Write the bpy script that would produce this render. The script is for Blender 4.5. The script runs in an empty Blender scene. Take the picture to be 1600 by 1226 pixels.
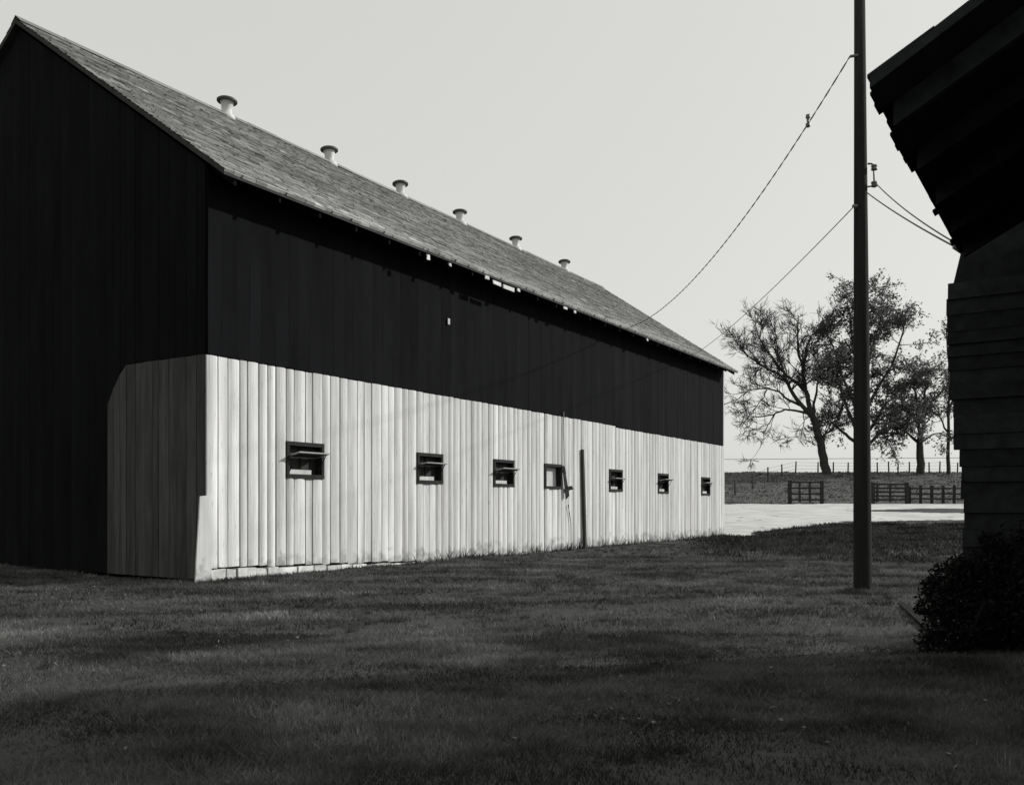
import bpy, math, random
import numpy as np
from mathutils import Vector, Matrix, noise as mnoise

random.seed(7); rng = np.random.default_rng(7)
scene = bpy.context.scene
C = scene.collection

# ------------------------------------------------------------------ camera
F, CX, HY, EYE = 1400.0, 800.0, 788.0, 1.3          # photograph geometry: focal px, centre, horizon row, eye height
cam_d = bpy.data.cameras.new('camera'); cam = bpy.data.objects.new('camera', cam_d); C.objects.link(cam)
cam.location = (0, 0, EYE); cam.rotation_euler = (math.radians(90), 0, 0)
cam_d.sensor_width = 36; cam_d.lens = F / 1600 * 36; cam_d.shift_y = (HY - 613) / 1600
cam_d.clip_start = .05; cam_d.clip_end = 3000
scene.camera = cam

D1 = Vector((880 / F, 1, 0)).normalized()             # long axis of the barn
OUT = Vector((D1.y, -D1.x, 0))                        # outward from its long wall
SUN = (OUT * 1.0 + D1 * 1.1 + Vector((0, 0, .72))).normalized()   # towards the sun

# ------------------------------------------------------------------ light
world = bpy.data.worlds.new('World'); scene.world = world; world.use_nodes = True
wn = world.node_tree; wn.nodes.clear()
sky = wn.nodes.new('ShaderNodeTexSky'); sky.sky_type = 'NISHITA'; sky.sun_disc = False
sky.sun_elevation = math.asin(SUN.z); sky.sun_rotation = math.atan2(SUN.x, SUN.y)
sky.air_density = 1.0; sky.dust_density = 4.0; sky.ozone_density = 1.0
bw = wn.nodes.new('ShaderNodeRGBToBW')                # black-and-white film
pw = wn.nodes.new('ShaderNodeMath'); pw.operation = 'POWER'; pw.inputs[1].default_value = .15
ml = wn.nodes.new('ShaderNodeMath'); ml.operation = 'MULTIPLY'; ml.inputs[1].default_value = 6.0
tint = wn.nodes.new('ShaderNodeMix'); tint.data_type = 'RGBA'; tint.blend_type = 'MULTIPLY'; tint.inputs[0].default_value = 1
tint.inputs[7].default_value = (1.0, 1.005, .965, 1)
bg = wn.nodes.new('ShaderNodeBackground'); bg.inputs['Strength'].default_value = .1
wo = wn.nodes.new('ShaderNodeOutputWorld')
wn.links.new(sky.outputs[0], bw.inputs[0]); wn.links.new(bw.outputs[0], pw.inputs[0]); wn.links.new(pw.outputs[0], ml.inputs[0])
wn.links.new(ml.outputs[0], tint.inputs[6]); wn.links.new(tint.outputs[2], bg.inputs[0]); wn.links.new(bg.outputs[0], wo.inputs[0])

sd = bpy.data.lights.new('sun', 'SUN'); sd.energy = 3.7; sd.angle = math.radians(1.4); sd.color = (1, .992, .975)
so = bpy.data.objects.new('sun', sd); C.objects.link(so); so.location = (30, 20, 40)
so.rotation_euler = (-SUN).to_track_quat('-Z', 'Y').to_euler()

scene.view_settings.view_transform = 'Standard'; scene.view_settings.look = 'None'
scene.view_settings.exposure = 0; scene.view_settings.gamma = 1; scene.view_settings.use_curve_mapping = False

# ------------------------------------------------------------------ helpers
def px(u, v, y): return Vector(((u - CX) / F * y, y, EYE + (HY - v) / F * y))

def mat(name, lo, hi=None, scale=(4, 4, 4), rough=.85, spec=.15, vary=0, detail=5, bump=0, bscale=40, coords='Object', tintc=(1, 1, .975), spots=0, attr=None):
    """grey procedural material: noise between lo and hi, optional per-object variation, dark spots and bump"""
    hi = lo if hi is None else hi
    m = bpy.data.materials.new(name); m.use_nodes = True; nt = m.node_tree; N = nt.nodes; L = nt.links
    b = N['Principled BSDF']; b.inputs['Roughness'].default_value = rough; b.inputs['Specular IOR Level'].default_value = spec
    tc = N.new('ShaderNodeTexCoord'); mp = N.new('ShaderNodeMapping'); mp.inputs['Scale'].default_value = scale
    L.new(tc.outputs[coords], mp.inputs[0])
    nz = N.new('ShaderNodeTexNoise'); nz.inputs['Scale'].default_value = 1; nz.inputs['Detail'].default_value = detail; nz.inputs['Roughness'].default_value = .62
    oi = N.new('ShaderNodeObjectInfo')
    if coords == 'Object':
        ad = N.new('ShaderNodeVectorMath'); ad.operation = 'ADD'
        sc = N.new('ShaderNodeMath'); sc.operation = 'MULTIPLY'; sc.inputs[1].default_value = 37
        L.new(oi.outputs['Random'], sc.inputs[0]); L.new(mp.outputs[0], ad.inputs[0]); L.new(sc.outputs[0], ad.inputs[1]); vec = ad.outputs[0]
    else: vec = mp.outputs[0]
    L.new(vec, nz.inputs[0])
    r = N.new('ShaderNodeMapRange'); r.inputs[1].default_value = .3; r.inputs[2].default_value = .7
    r.inputs[3].default_value = lo; r.inputs[4].default_value = hi; L.new(nz.outputs[0], r.inputs[0]); val = r.outputs[0]
    def mul(a, bsock):
        q = N.new('ShaderNodeMath'); q.operation = 'MULTIPLY'; L.new(a, q.inputs[0]); L.new(bsock, q.inputs[1]); return q.outputs[0]
    if vary:
        v = N.new('ShaderNodeMapRange'); v.inputs[3].default_value = 1 - vary; v.inputs[4].default_value = 1 + vary * .6
        L.new(oi.outputs['Random'], v.inputs[0]); val = mul(val, v.outputs[0])
    if attr:
        at = N.new('ShaderNodeAttribute'); at.attribute_name = attr; val = mul(val, at.outputs['Fac'])
    if spots:
        s = N.new('ShaderNodeTexNoise'); s.inputs['Scale'].default_value = 7; s.inputs['Detail'].default_value = 2; L.new(vec if coords != 'Object' else ad.outputs[0], s.inputs[0])
        s2 = N.new('ShaderNodeMapRange'); s2.inputs[1].default_value = .68; s2.inputs[2].default_value = .74; s2.inputs[3].default_value = 1; s2.inputs[4].default_value = 1 - spots
        L.new(s.outputs[0], s2.inputs[0]); val = mul(val, s2.outputs[0])
    cmb = N.new('ShaderNodeCombineColor')
    for i in range(3):
        q = N.new('ShaderNodeMath'); q.operation = 'MULTIPLY'; q.inputs[1].default_value = tintc[i]; L.new(val, q.inputs[0]); L.new(q.outputs[0], cmb.inputs[i])
    L.new(cmb.outputs[0], b.inputs['Base Color'])
    if bump:
        n2 = N.new('ShaderNodeTexNoise'); n2.inputs['Scale'].default_value = bscale; n2.inputs['Detail'].default_value = 4; L.new(vec, n2.inputs[0])
        bp = N.new('ShaderNodeBump'); bp.inputs['Strength'].default_value = bump; bp.inputs['Distance'].default_value = .02
        L.new(n2.outputs[0], bp.inputs['Height']); L.new(bp.outputs[0], b.inputs['Normal'])
    return m

M = dict(
    white=mat('white_paint', .46, .70, (7, 7, .55), vary=.15, spots=.5, tintc=(1, 1, .99), bump=.25, bscale=6),
    shaded_end=mat('shaded_end_boards', .035, .08, (10, 10, .8), vary=.25, bump=.3, bscale=8),  # white end boards, with their deep shade put into the colour
    black=mat('black_barn_paint', .0035, .009, (1.2, 1.2, .3), spec=.04, vary=.12, tintc=(.95, 1.0, 1.12)),
    dark=mat('dark_interior', .012, .02, spec=.05),
    shingle=mat('grey_shingle', .15, .34, (.22, 3.2, 3.2), attr='tone', bump=.2, bscale=3, detail=7),
    roofwood=mat('roof_sheathing', .03, .05),
    trim=mat('eave_trim', .25, .4, (.6, 8, 8)),
    frame=mat('window_frame_wood', .014, .03, (6, 6, 6)),
    darkpanel=mat('dark_window_panel', .03, .055, (8, 8, 3), vary=.2),  # dark grey recessed panel, darker than the pale one
    conduit=mat('grey_conduit', .18, .26),
    field=mat('pasture', .06, .12, (.4, 1.2, 1.0), detail=8, bump=.6, bscale=12),
    pasture=mat('pasture_blade', .065, .13, (.5, .9, .5), attr='tone'),
    panel=mat('window_panel', .40, .6, (8, 8, 3), vary=.1),
    sash=mat('sash_wood', .25, .42, (3, 12, 12)),
    screen=mat('sash_screen', .03, .045),
    galv=mat('galvanised_metal', .42, .60, (3, 3, 3), rough=.55, spec=.3, vary=.1),
    cap=mat('dark_metal_cap', .035, .065, (5, 5, 5), rough=.6, spec=.3),
    stone=mat('whitewashed_stone', .4, .75, (5, 5, 5), vary=.2, bump=.5, bscale=14),
    pole=mat('creosote_pole', .012, .028, (14, 14, .5), bump=.5, bscale=12, spec=.1),
    wire=mat('cable', .05, .06, rough=.6),
    insul=mat('insulator', .12, .16, rough=.4, spec=.4),
    shed=mat('dark_shed_wood', .014, .030, (1.2, 9, 9), vary=.3, spec=.08, tintc=(.95, 1, 1.06)),
    bark=mat('bark', .03, .06, (3, 3, .8), bump=.4, bscale=6),
    twig=mat('twig', .035, .06),
    leaf=mat('leaf', .10, .19, (1.5, 1.5, 1.5), attr='tone'),
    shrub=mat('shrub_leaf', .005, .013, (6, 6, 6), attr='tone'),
    blade=mat('grass_blade', .06, .125, (.5, .9, .5), coords='Object', attr='tone'),
    litter=mat('dry_leaf', .09, .2, (3, 3, 3), attr='tone'),
    weed=mat('weed_blade', .02, .04, (1, 1, 1), attr='tone'),
    post=mat('fence_wood', .03, .06, (6, 6, 1)),
    gate=mat('gate_wood', .018, .035, (2, 8, 8)),
)

def translucent(m, k):
    nt = m.node_tree; b = nt.nodes['Principled BSDF']; o = nt.nodes['Material Output']
    t = nt.nodes.new('ShaderNodeBsdfTranslucent'); x = nt.nodes.new('ShaderNodeMixShader'); x.inputs[0].default_value = k
    nt.links.new(b.inputs['Base Color'].links[0].from_socket, t.inputs[0])
    nt.links.new(b.outputs[0], x.inputs[1]); nt.links.new(t.outputs[0], x.inputs[2]); nt.links.new(x.outputs[0], o.inputs[0])
for k_ in ('leaf', 'blade', 'weed'): translucent(M[k_], .35)

def splash(m, h=.75, amt=.55):
    nt = m.node_tree; N = nt.nodes; L = nt.links; b = N['Principled BSDF']; src = b.inputs['Base Color'].links[0].from_socket
    tc = N.new('ShaderNodeTexCoord'); sp_ = N.new('ShaderNodeSeparateXYZ'); L.new(tc.outputs['Object'], sp_.inputs[0])
    nz = N.new('ShaderNodeTexNoise'); nz.inputs['Scale'].default_value = 5; nz.inputs['Detail'].default_value = 6; L.new(tc.outputs['Object'], nz.inputs[0])
    up = N.new('ShaderNodeMapRange'); up.inputs[1].default_value = 0; up.inputs[2].default_value = h; up.inputs[3].default_value = .30; up.inputs[4].default_value = -.35; L.new(sp_.outputs[2], up.inputs[0])
    ad = N.new('ShaderNodeMath'); ad.operation = 'ADD'; L.new(nz.outputs[0], ad.inputs[0]); L.new(up.outputs[0], ad.inputs[1])
    th = N.new('ShaderNodeMapRange'); th.inputs[1].default_value = .52; th.inputs[2].default_value = .80; th.inputs[3].default_value = 1; th.inputs[4].default_value = 1 - amt; L.new(ad.outputs[0], th.inputs[0])
    mx = N.new('ShaderNodeMix'); mx.data_type = 'RGBA'; mx.blend_type = 'MULTIPLY'; mx.inputs[0].default_value = 1; L.new(src, mx.inputs[6]); L.new(th.outputs[0], mx.inputs[7]); L.new(mx.outputs[2], b.inputs['Base Color'])
splash(M['white'])                                      # mud splashed on the foot of the boards

class MB:
    def __init__(s): s.v = []; s.f = []; s.t = []
    def box(s, a, b, jit=0):
        x0, y0, z0 = a; x1, y1, z1 = b; n = len(s.v)
        for x, y, z in ((x0,y0,z0),(x1,y0,z0),(x1,y1,z0),(x0,y1,z0),(x0,y0,z1),(x1,y0,z1),(x1,y1,z1),(x0,y1,z1)):
            s.v.append((x + random.uniform(-jit, jit), y + random.uniform(-jit, jit), z + random.uniform(-jit, jit)))
        s.f += [tuple(n + i for i in q) for q in ((0,3,2,1),(4,5,6,7),(0,1,5,4),(1,2,6,5),(2,3,7,6),(3,0,4,7))]
        return s
    def hexa(s, pts):
        n = len(s.v); s.v += [tuple(p) for p in pts]
        s.f += [tuple(n + i for i in q) for q in ((0,3,2,1),(4,5,6,7),(0,1,5,4),(1,2,6,5),(2,3,7,6),(3,0,4,7))]
        return s
    def tube(s, pts, rads, k=6, cap=True):
        pts = [Vector(p) for p in pts]; base = len(s.v); up = None
        for i, p in enumerate(pts):
            d = (pts[min(i + 1, len(pts) - 1)] - pts[max(i - 1, 0)])
            d = d.normalized() if d.length > 1e-9 else Vector((0, 0, 1))
            if up is None: up = d.orthogonal().normalized()
            a = (up - d * up.dot(d)); a = a.normalized() if a.length > 1e-6 else d.orthogonal().normalized(); up = a
            b = d.cross(a); r = rads[i] if hasattr(rads, '__len__') else rads
            for j in range(k):
                t = 2 * math.pi * j / k; q = p + (a * math.cos(t) + b * math.sin(t)) * r; s.v.append((q.x, q.y, q.z))
        for i in range(len(pts) - 1):
            for j in range(k):
                o = base + i * k; s.f.append((o + j, o + (j + 1) % k, o + k + (j + 1) % k, o + k + j))
        if cap:
            s.f.append(tuple(base + j for j in reversed(range(k)))); o = base + (len(pts) - 1) * k; s.f.append(tuple(o + j for j in range(k)))
        return s
    def lathe(s, prof, c=(0, 0, 0), k=20):
        base = len(s.v)
        for r, z in prof:
            for j in range(k):
                t = 2 * math.pi * j / k; s.v.append((c[0] + r * math.cos(t), c[1] + r * math.sin(t), c[2] + z))
        for i in range(len(prof) - 1):
            for j in range(k):
                o = base + i * k; s.f.append((o + j, o + (j + 1) % k, o + k + (j + 1) % k, o + k + j))
        s.f.append(tuple(base + j for j in reversed(range(k)))); o = base + (len(prof) - 1) * k; s.f.append(tuple(o + j for j in range(k)))
        return s
    def quad(s, a, b, c, d, tone=None):
        n = len(s.v); s.v += [tuple(a), tuple(b), tuple(c), tuple(d)]; s.f.append((n, n + 1, n + 2, n + 3))
        if tone is not None: s.t += [tone] * 4
    def build(s, name, m, parent=None, smooth=False, loc=None, **props):
        me = bpy.data.meshes.new(name); me.from_pydata(s.v, [], s.f)
        if s.t and len(s.t) == len(s.v):
            at = me.attributes.new('tone', 'FLOAT', 'POINT'); at.data.foreach_set('value', s.t)
        if smooth: me.polygons.foreach_set('use_smooth', [True] * len(me.polygons))
        me.materials.append(m); me.update()
        return link(name, me, parent, loc, **props)
def link(name, me, parent=None, loc=None, **props):
    o = bpy.data.objects.new(name, me); C.objects.link(o)
    if parent is not None: o.parent = parent
    if loc is not None: o.location = loc
    for k, v in props.items(): o[k] = v
    return o
def thing(name, label, category, loc=(0, 0, 0), rz=0, group=None):
    o = link(name, None, None, loc, label=label, category=category); o.rotation_euler.z = rz
    if group: o['group'] = group
    return o
def tris_mesh(name, V, T, m, tone=None, parent=None, **props):
    """numpy triangles -> one mesh"""
    me = bpy.data.meshes.new(name); n = len(V); k = len(T)
    me.vertices.add(n); me.vertices.foreach_set('co', V.astype(np.float32).ravel())
    me.loops.add(k * 3); me.loops.foreach_set('vertex_index', T.astype(np.int32).ravel())
    me.polygons.add(k); me.polygons.foreach_set('loop_start', np.arange(0, k * 3, 3, dtype=np.int32))
    if tone is not None:
        at = me.attributes.new('tone', 'FLOAT', 'POINT'); at.data.foreach_set('value', tone.astype(np.float32))
    me.update(calc_edges=True); me.materials.append(m)
    return link(name, me, parent, **props)

# ------------------------------------------------------------------ ground
def smooth(a, b, x):
    t = min(1, max(0, (x - a) / (b - a))); return t * t * (3 - 2 * t)
def terrain(x, y):
    if y < 40: z = 0
    elif y < 75: z = (y - 40) * .04
    elif y < 100: z = 1.4 + (y - 75) * .139
    else: z = 4.875
    amp = .05 * (1 - smooth(40, 60, y)) + .12 * smooth(76, 90, y)
    z += amp * mnoise.noise(Vector((x * .35, y * .35, 0))) + .02 * mnoise.noise(Vector((x * 1.3, y * 1.3, 4)))
    return z
C0 = Vector((-5.1675, 15.1667, 0))
def barn_xy(x, y):
    d = Vector((x, y, 0)) - C0; return d.dot(D1), -d.dot(OUT)

def grid(xs, ys, zf, name, m, keep=None, **props):
    V = [(x, y, zf(x, y)) for y in ys for x in xs]; nx = len(xs); Fc = []
    for j in range(len(ys) - 1):
        for i in range(nx - 1):
            if keep and not keep((xs[i] + xs[i+1]) / 2, (ys[j] + ys[j+1]) / 2): continue
            a = j * nx + i; Fc.append((a, a + 1, a + nx + 1, a + nx))
    b = MB(); b.v = V; b.f = Fc
    if keep:
        used = sorted({i for f in Fc for i in f}); mp = {o: i for i, o in enumerate(used)}
        b.v = [V[i] for i in used]; b.f = [tuple(mp[i] for i in f) for f in Fc]
    return b.build(name, m, smooth=True, **props)

gm = mat('ground_turf', .03, .062, (.28, .75, .5), detail=9, coords='Object', bump=.7, bscale=22)
xs = [-400, -200, -100, -60, -40] + [-30 + i * .5 for i in range(160)] + [50 + i * 4 for i in range(16)] + [130, 200, 400]
ys = [-200, -60, -25, -12] + [-6 + i * .5 for i in range(96)] + [42 + i * 1.5 for i in range(44)] + [110, 140, 200, 400, 900]
grid(xs, ys, terrain, 'ground', gm, kind='structure')

gb = [(-30, 40.5), (6, 40.5), (8.2, 36.6), (9.6, 36.9), (12, 42), (14.3, 44.5), (18.5, 49), (25.5, 51), (60, 52), (200, 53)]
def gedge(x):
    for (x0, y0), (x1, y1) in zip(gb, gb[1:]):
        if x <= x1: return y0 + (y1 - y0) * (x - x0) / (x1 - x0)
    return 53
def gravel(x, y):
    n = mnoise.noise(Vector((x * .6, y * .6, 9))) * .9 + mnoise.noise(Vector((x * 2, y * 2, 5))) * .4
    if y < gedge(x) + n or y > 73.5 + n * 1.2 + (1.5 if x > 25 else 0): return False
    if x > 22.5 and abs(y - 61.5 + n * .4) < min(3.4, (x - 22.5) * .5): return False     # dark turf gap in the gravel, drawn in place of a cast shadow band
    t, w = barn_xy(x, y)
    return not (-.1 < t < 26.4 and w > -.3)
grm = mat('pale_gravel', .34, .66, (.5, 1.4, 1.2), detail=9, bump=.5, bscale=30)
grid([-8 + i * .3 for i in range(330)], [36 + i * .3 for i in range(140)], lambda x, y: terrain(x, y) + .012, 'gravel_yard', grm, keep=gravel, kind='structure')

grid([-40 + i * 1.5 for i in range(120)], [73.2 + i * .9 for i in range(40)], lambda x, y: terrain(x, y) + .006 + .02 * (y > 74), 'field', M['field'], keep=lambda x, y: y > 74.2 + mnoise.noise(Vector((x * .5, y * .5, 3))), kind='structure')

# ------------------------------------------------------------------ barn
BZ = math.atan2(D1.y, D1.x)
barn = thing('barn', 'long black and white board barn with shingled gable roof and a row of small windows', 'barn', C0, BZ)
LEN, HALF, OH, EZ, SL = 26.2, 5.62, .6, 6.85, .684
WT = 3.83                                             # top of the white boards
def roof_z(y): return EZ + SL * (y + OH) if y <= HALF else EZ + SL * (2 * HALF + OH - y)
# dark core behind the boards
core = MB(); i0 = .17
prof = [(i0, .0), (2 * HALF - i0, .0), (2 * HALF - i0, roof_z(0) - .25), (HALF, roof_z(HALF) - .3), (i0, roof_z(0) - .2)]
core.v = [(i0, y, z) for y, z in prof] + [(LEN - i0, y, z) for y, z in prof]
core.f = [(4,3,2,1,0), (5,6,7,8,9)] + [(i, (i + 1) % 5, 5 + (i + 1) % 5, 5 + i) for i in range(5)]
core.build('inner_wall', M['dark'], barn)

def plank(u0, u1, z0, z1, bow, off, face, zt1=None, th=.03):
    """one cupped vertical board; face maps (along, outward, z) -> local xyz; zt1: top height on the far edge"""
    zt1 = z1 if zt1 is None else zt1; b = MB(); K = 5
    zs = [0, .33, .67, 1]; jx = [random.uniform(-.004, .004) for _ in zs]; b0 = random.uniform(-.012, .012)
    for k, q in enumerate(zs):
        for i in range(K):
            s = i / (K - 1); u = u0 + (u1 - u0) * s + jx[k]
            top = z1 + (zt1 - z1) * s; bot = z0 + b0 * (s - .5)
            b.v.append(face(u, th + off + bow * (1 - (2 * s - 1) ** 2), bot + (top - bot) * q))
    nb = len(b.v)
    for q in (0, 1):
        for s in (0, 1): b.v.append(face(u0 + (u1 - u0) * s, 0, z0 if q == 0 else (z1 if s == 0 else zt1)))
    for k in range(3):
        for i in range(K - 1): a = k * K + i; b.f.append((a, a + 1, a + K + 1, a + K))
    b.f += [(0, K, 2*K, 3*K, nb + 2, nb), (K - 1, nb + 1, nb + 3, 4*K - 1, 3*K - 1, 2*K - 1),
            tuple(range(K)) [::-1] + (nb, nb + 1), tuple(3*K + i for i in range(K)) + (nb + 3, nb + 2)]
    return b
def cuts(a, b, w):
    n = max(1, round((b - a) / w)); e = [a + (b - a) * i / n for i in range(n + 1)]
    for i in range(1, n): e[i] += random.uniform(-.16, .16) * w
    return list(zip(e, e[1:]))
side = lambda u, o, z: (u, -o, z)
endf = lambda u, o, z: (-o, u, z)
WIN = [(1.77, 2.72), (5.67, 6.60), (8.77, 9.71), (11.34, 12.28), (15.39, 16.32), (19.26, 20.19), (23.60, 24.53)]
def wz(t): return 1.83 - .006 * t, 2.47 - .0045 * t    # sill and head heights
def base_z(t): return .235 - .033 * t if t < 6 else .037 - .0035 * min(t - 6, 10)
edges = [0.0]; seg = []
for a, b in WIN: seg += [(edges[-1], a, None), (a, b, (a, b))]; edges.append(b)
seg.append((edges[-1], LEN, None))
for a, b, w in seg:
    for u0, u1 in cuts(a, b, .236):
        bow = random.choice((.022, .028, .012, .016, .026, -.010, .006)); off = random.uniform(0, .014); g = random.choice((.010, .012, .015, .018))
        top = WT - (.05 if u0 > 15.8 else 0) - .002 * u0 + random.uniform(-.006, .006)
        lo = base_z(u0) + random.uniform(-.02, .02); x0 = u0 + g - (.03 if u0 == 0 else 0); x1 = u1 - g
        if w is None: plank(x0, x1, lo, top, bow, off, side).build('wall_board', M['white'], barn)
        else:
            s, h = wz(u0)
            plank(x0, x1, lo, s - .004, bow, off, side).build('wall_board', M['white'], barn)
            plank(x0, x1, h + .004, top, bow, off, side).build('wall_board', M['white'], barn)
        # black board above
for u0, u1 in cuts(0, LEN, .30):
    lo = WT - (.05 if u0 > 15.8 else 0) - .002 * u0 + .012
    plank(u0 + .0015, u1 - .0015, lo + random.uniform(0, .008), roof_z(0) - .22, random.choice((.004, .002, -.002)), random.uniform(0.004, .009), side).build('wall_board', M['black'], barn)
# near gable end
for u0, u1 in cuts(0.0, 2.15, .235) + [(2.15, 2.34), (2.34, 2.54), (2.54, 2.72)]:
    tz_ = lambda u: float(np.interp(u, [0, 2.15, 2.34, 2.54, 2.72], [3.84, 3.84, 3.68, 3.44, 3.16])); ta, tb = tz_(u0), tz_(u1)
    plank(u0 + .006, u1 - .006, .03, ta, random.choice((.012, .018, -.006)), random.uniform(0, .01), endf, tb).build('wall_board', M['shaded_end'], barn)
    b = plank(u0 + .002, u1 - .002, 0, 1, .003, random.uniform(.0, .006), endf); V_ = []
    for vx, vy, vz in b.v:
        k_ = (vy - u0) / (u1 - u0); lo_ = ta + (tb - ta) * k_ + .01; hi_ = roof_z(u0) - .2 + (roof_z(u1) - roof_z(u0)) * k_; V_.append((vx, vy, lo_ + (hi_ - lo_) * vz))
    b.v = V_; b.build('wall_board', M['black'], barn)
for a, b in ((2.72, HALF), (HALF, 2 * HALF)):
    for u0, u1 in cuts(a, b, .30):
        plank(u0 + .0015, u1 - .0015, .03, roof_z(u0) - .2, random.choice((.004, .002, -.002)), random.uniform(0, .006), endf, roof_z(u1) - .2).build('wall_board', M['black'], barn)
# far gable end and back wall, plain black siding seen only past the corner
farf = lambda u, o, z: (LEN + o, u, z)
for u0, u1 in cuts(0, 2 * HALF, .6): 
    zt0, zt1 = roof_z(u0) - .2, roof_z(u1) - .2
    plank(u0 + .004, u1 - .004, .02, zt0, .004, .0, farf, zt1).build('wall_board', M['black'], barn)
tr = MB().box((LEN - .06, -.062, .0), (LEN + .05, .06, roof_z(0) - .3)); tr.build('corner_trim', M['white'], barn)
cb = MB(); cb.hexa([(-.30, -.085, .0), (.03, -.085, .0), (.03, -.058, .0), (-.30, -.058, .0), (-.20, -.085, 1.44), (.03, -.085, 1.46), (.03, -.058, 1.46), (-.20, -.058, 1.44)])
cb.build('corner_board', M['white'], barn, label='pale board nailed across the foot of the barn corner')
# foundation stones under the near boards
x = -.02
while x < 7.2:
    w = random.uniform(.22, .48); top = base_z(x) - .03 + random.uniform(-.02, .01)
    if top > .04:
        s = MB(); s.box((x, -.05 - random.uniform(0, .035), -.1), (x + w - .025, .15, top), jit=.014)
        s.build('foundation_stone', M['stone'], barn)
    x += w
MB().box((.0, -.012, -.2), (LEN, .16, .03)).build('foundation_beam', M['stone'], barn)

# windows
for i, (a, b) in enumerate(WIN):
    s, h = wz((a + b) / 2); fo = -.075
    wroot = MB()                                     # the casing
    cw = .055
    wroot.box((a - .012, fo, h - cw), (b + .012, .155, h + .02)); wroot.box((a - .012, fo, s - .02), (b + .012, .155, s + cw))
    wroot.box((a - .012, fo + .002, s + cw), (a + cw, .153, h - cw)); wroot.box((b - cw, fo + .002, s + cw), (b + .012, .153, h - cw))
    w = wroot.build('window', M['frame'], barn)
    MB().box((a + cw - .01, .10, s + .03), (b - cw + .01, .125, h - .03)).build('panel', M['panel' if i == 3 else 'darkpanel'], w)
    if i == 3: MB().box((a + cw, .06, s + cw), (a + cw + .03, .098, h - cw)).build('panel_batten', M['panel'], w)
    if i != 3: MB().box((a + cw + .03, -.01, s + cw + .001), (a + cw + .03 + (b - a) * .62, .06, s + cw + .085), jit=.006).build('pale_board', M['panel'], w)  # pale strip along the left part of the window foot
    if i != 3: MB().box(((a + b) / 2 - .02, .085, s + cw + .002), ((a + b) / 2 + .02, .0985, h - cw - .002)).build('panel_batten', M['frame'], w)
    if i != 3:
        # tilted sash, its outer edge swung out and up
        o = (.31, .27, .30, 0, .25, .31, .22)[i]; zi = s + (h - s) * .56 + random.uniform(-.03, .03); zo = zi + (.075, .05, .09, 0, .03, .08, .1)[i]; l, r = a + cw + .02, b - cw - .02; th = .022
        def pt(xx, k, dz): return (xx, .06 - (.06 + o) * k, zi + (zo - zi) * k + dz)
        f = MB()
        for x0, x1, k0, k1 in ((l, r, .88, 1), (l, r, 0, .12), (l, l + .05, .12, .88), (r - .05, r, .12, .88)):
            f.hexa([pt(x0, k1, 0), pt(x1, k1, 0), pt(x1, k0, 0), pt(x0, k0, 0), pt(x0, k1, th), pt(x1, k1, th), pt(x1, k0, th), pt(x0, k0, th)])
        sh = f.build('sash', M['sash'], w)
        g = MB(); g.hexa([pt(l + .048, .89, .006), pt(r - .048, .89, .006), pt(r - .048, .11, .006), pt(l + .048, .11, .006), pt(l + .048, .89, .014), pt(r - .048, .89, .014), pt(r - .048, .11, .014), pt(l + .048, .11, .014)])
        g.build('sash_pane', M['screen'], w)
        d = MB(); d.tube([(r - .03, -.01, s + .10), pt(r - .03, .8, 0)], .009, 5); d.tube([(l + .03, -.01, s + .10), pt(l + .03, .8, 0)], .009, 5); d.build('stay_rod', M['frame'], w)
    else:
        f = MB(); f.hexa([(b + .00, -.11, s + .45), (b + .10, -.15, s + .42), (b + .10, -.13, s + .42), (b + .00, -.09, s + .45), (b - .02, -.12, h - .02), (b + .06, -.12, h), (b + .06, -.10, h), (b - .02, -.10, h - .02)])
        f.hexa([(b + .14, -.14, s - .30), (b + .26, -.17, s - .20), (b + .26, -.14, s - .20), (b + .14, -.11, s - .30), (b + .0, -.12, s + .44), (b + .12, -.12, s + .44), (b + .12, -.095, s + .44), (b + .0, -.095, s + .44)])
        f.hexa([(b + .22, -.15, s - .06), (b + .44, -.2, s - .02), (b + .44, -.17, s - .02), (b + .22, -.12, s - .06), (b + .14, -.15, s + .05), (b + .36, -.2, s + .08), (b + .36, -.17, s + .08), (b + .14, -.12, s + .05)])
        f.build('broken_shutter', M['frame'], w, label='broken dark shutter hanging beside the window')

# conduit running down the wall to the broken shutter, tag on the black wall
MB().tube([(12.36, -.075, 3.95), (12.37, -.085, 2.9), (12.38, -.085, 2.2)], .014, 6).build('conduit', M['conduit'], barn)
MB().tube([(12.62, -.08, 1.3), (12.78, -.08, .8), (12.80, -.08, .1)], .010, 5).build('conduit', M['frame'], barn)
MB().box((6.79, -.075, 5.50), (6.87, -.062, 5.64)).build('wall_tag', M['panel'], barn)

# roof
roof = MB(); x0, x1 = -.14, LEN + .14; th = .09
for sgn in (0, 1):
    fy = (lambda y: y) if sgn == 0 else (lambda y: 2 * HALF - y)
    pts = [(x0, fy(-OH), EZ - .03 - th), (x1, fy(-OH), EZ - .03 - th), (x1, HALF, roof_z(HALF) - .03 - th), (x0, HALF, roof_z(HALF) - .03 - th),
           (x0, fy(-OH), EZ - .03), (x1, fy(-OH), EZ - .03), (x1, HALF, roof_z(HALF) - .03), (x0, HALF, roof_z(HALF) - .03)]
    roof.hexa(pts if sgn == 0 else [pts[i] for i in (1, 0, 3, 2, 5, 4, 7, 6)])
roof_o = roof.build('roof', M['roofwood'], barn)
sh = MB(); nv = Vector((0, -SL, 1)).normalized(); sv = Vector((0, 1, SL)).normalized(); slen = (HALF + OH) * math.hypot(1, SL); ex = .15
NC = int(slen / ex)
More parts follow.
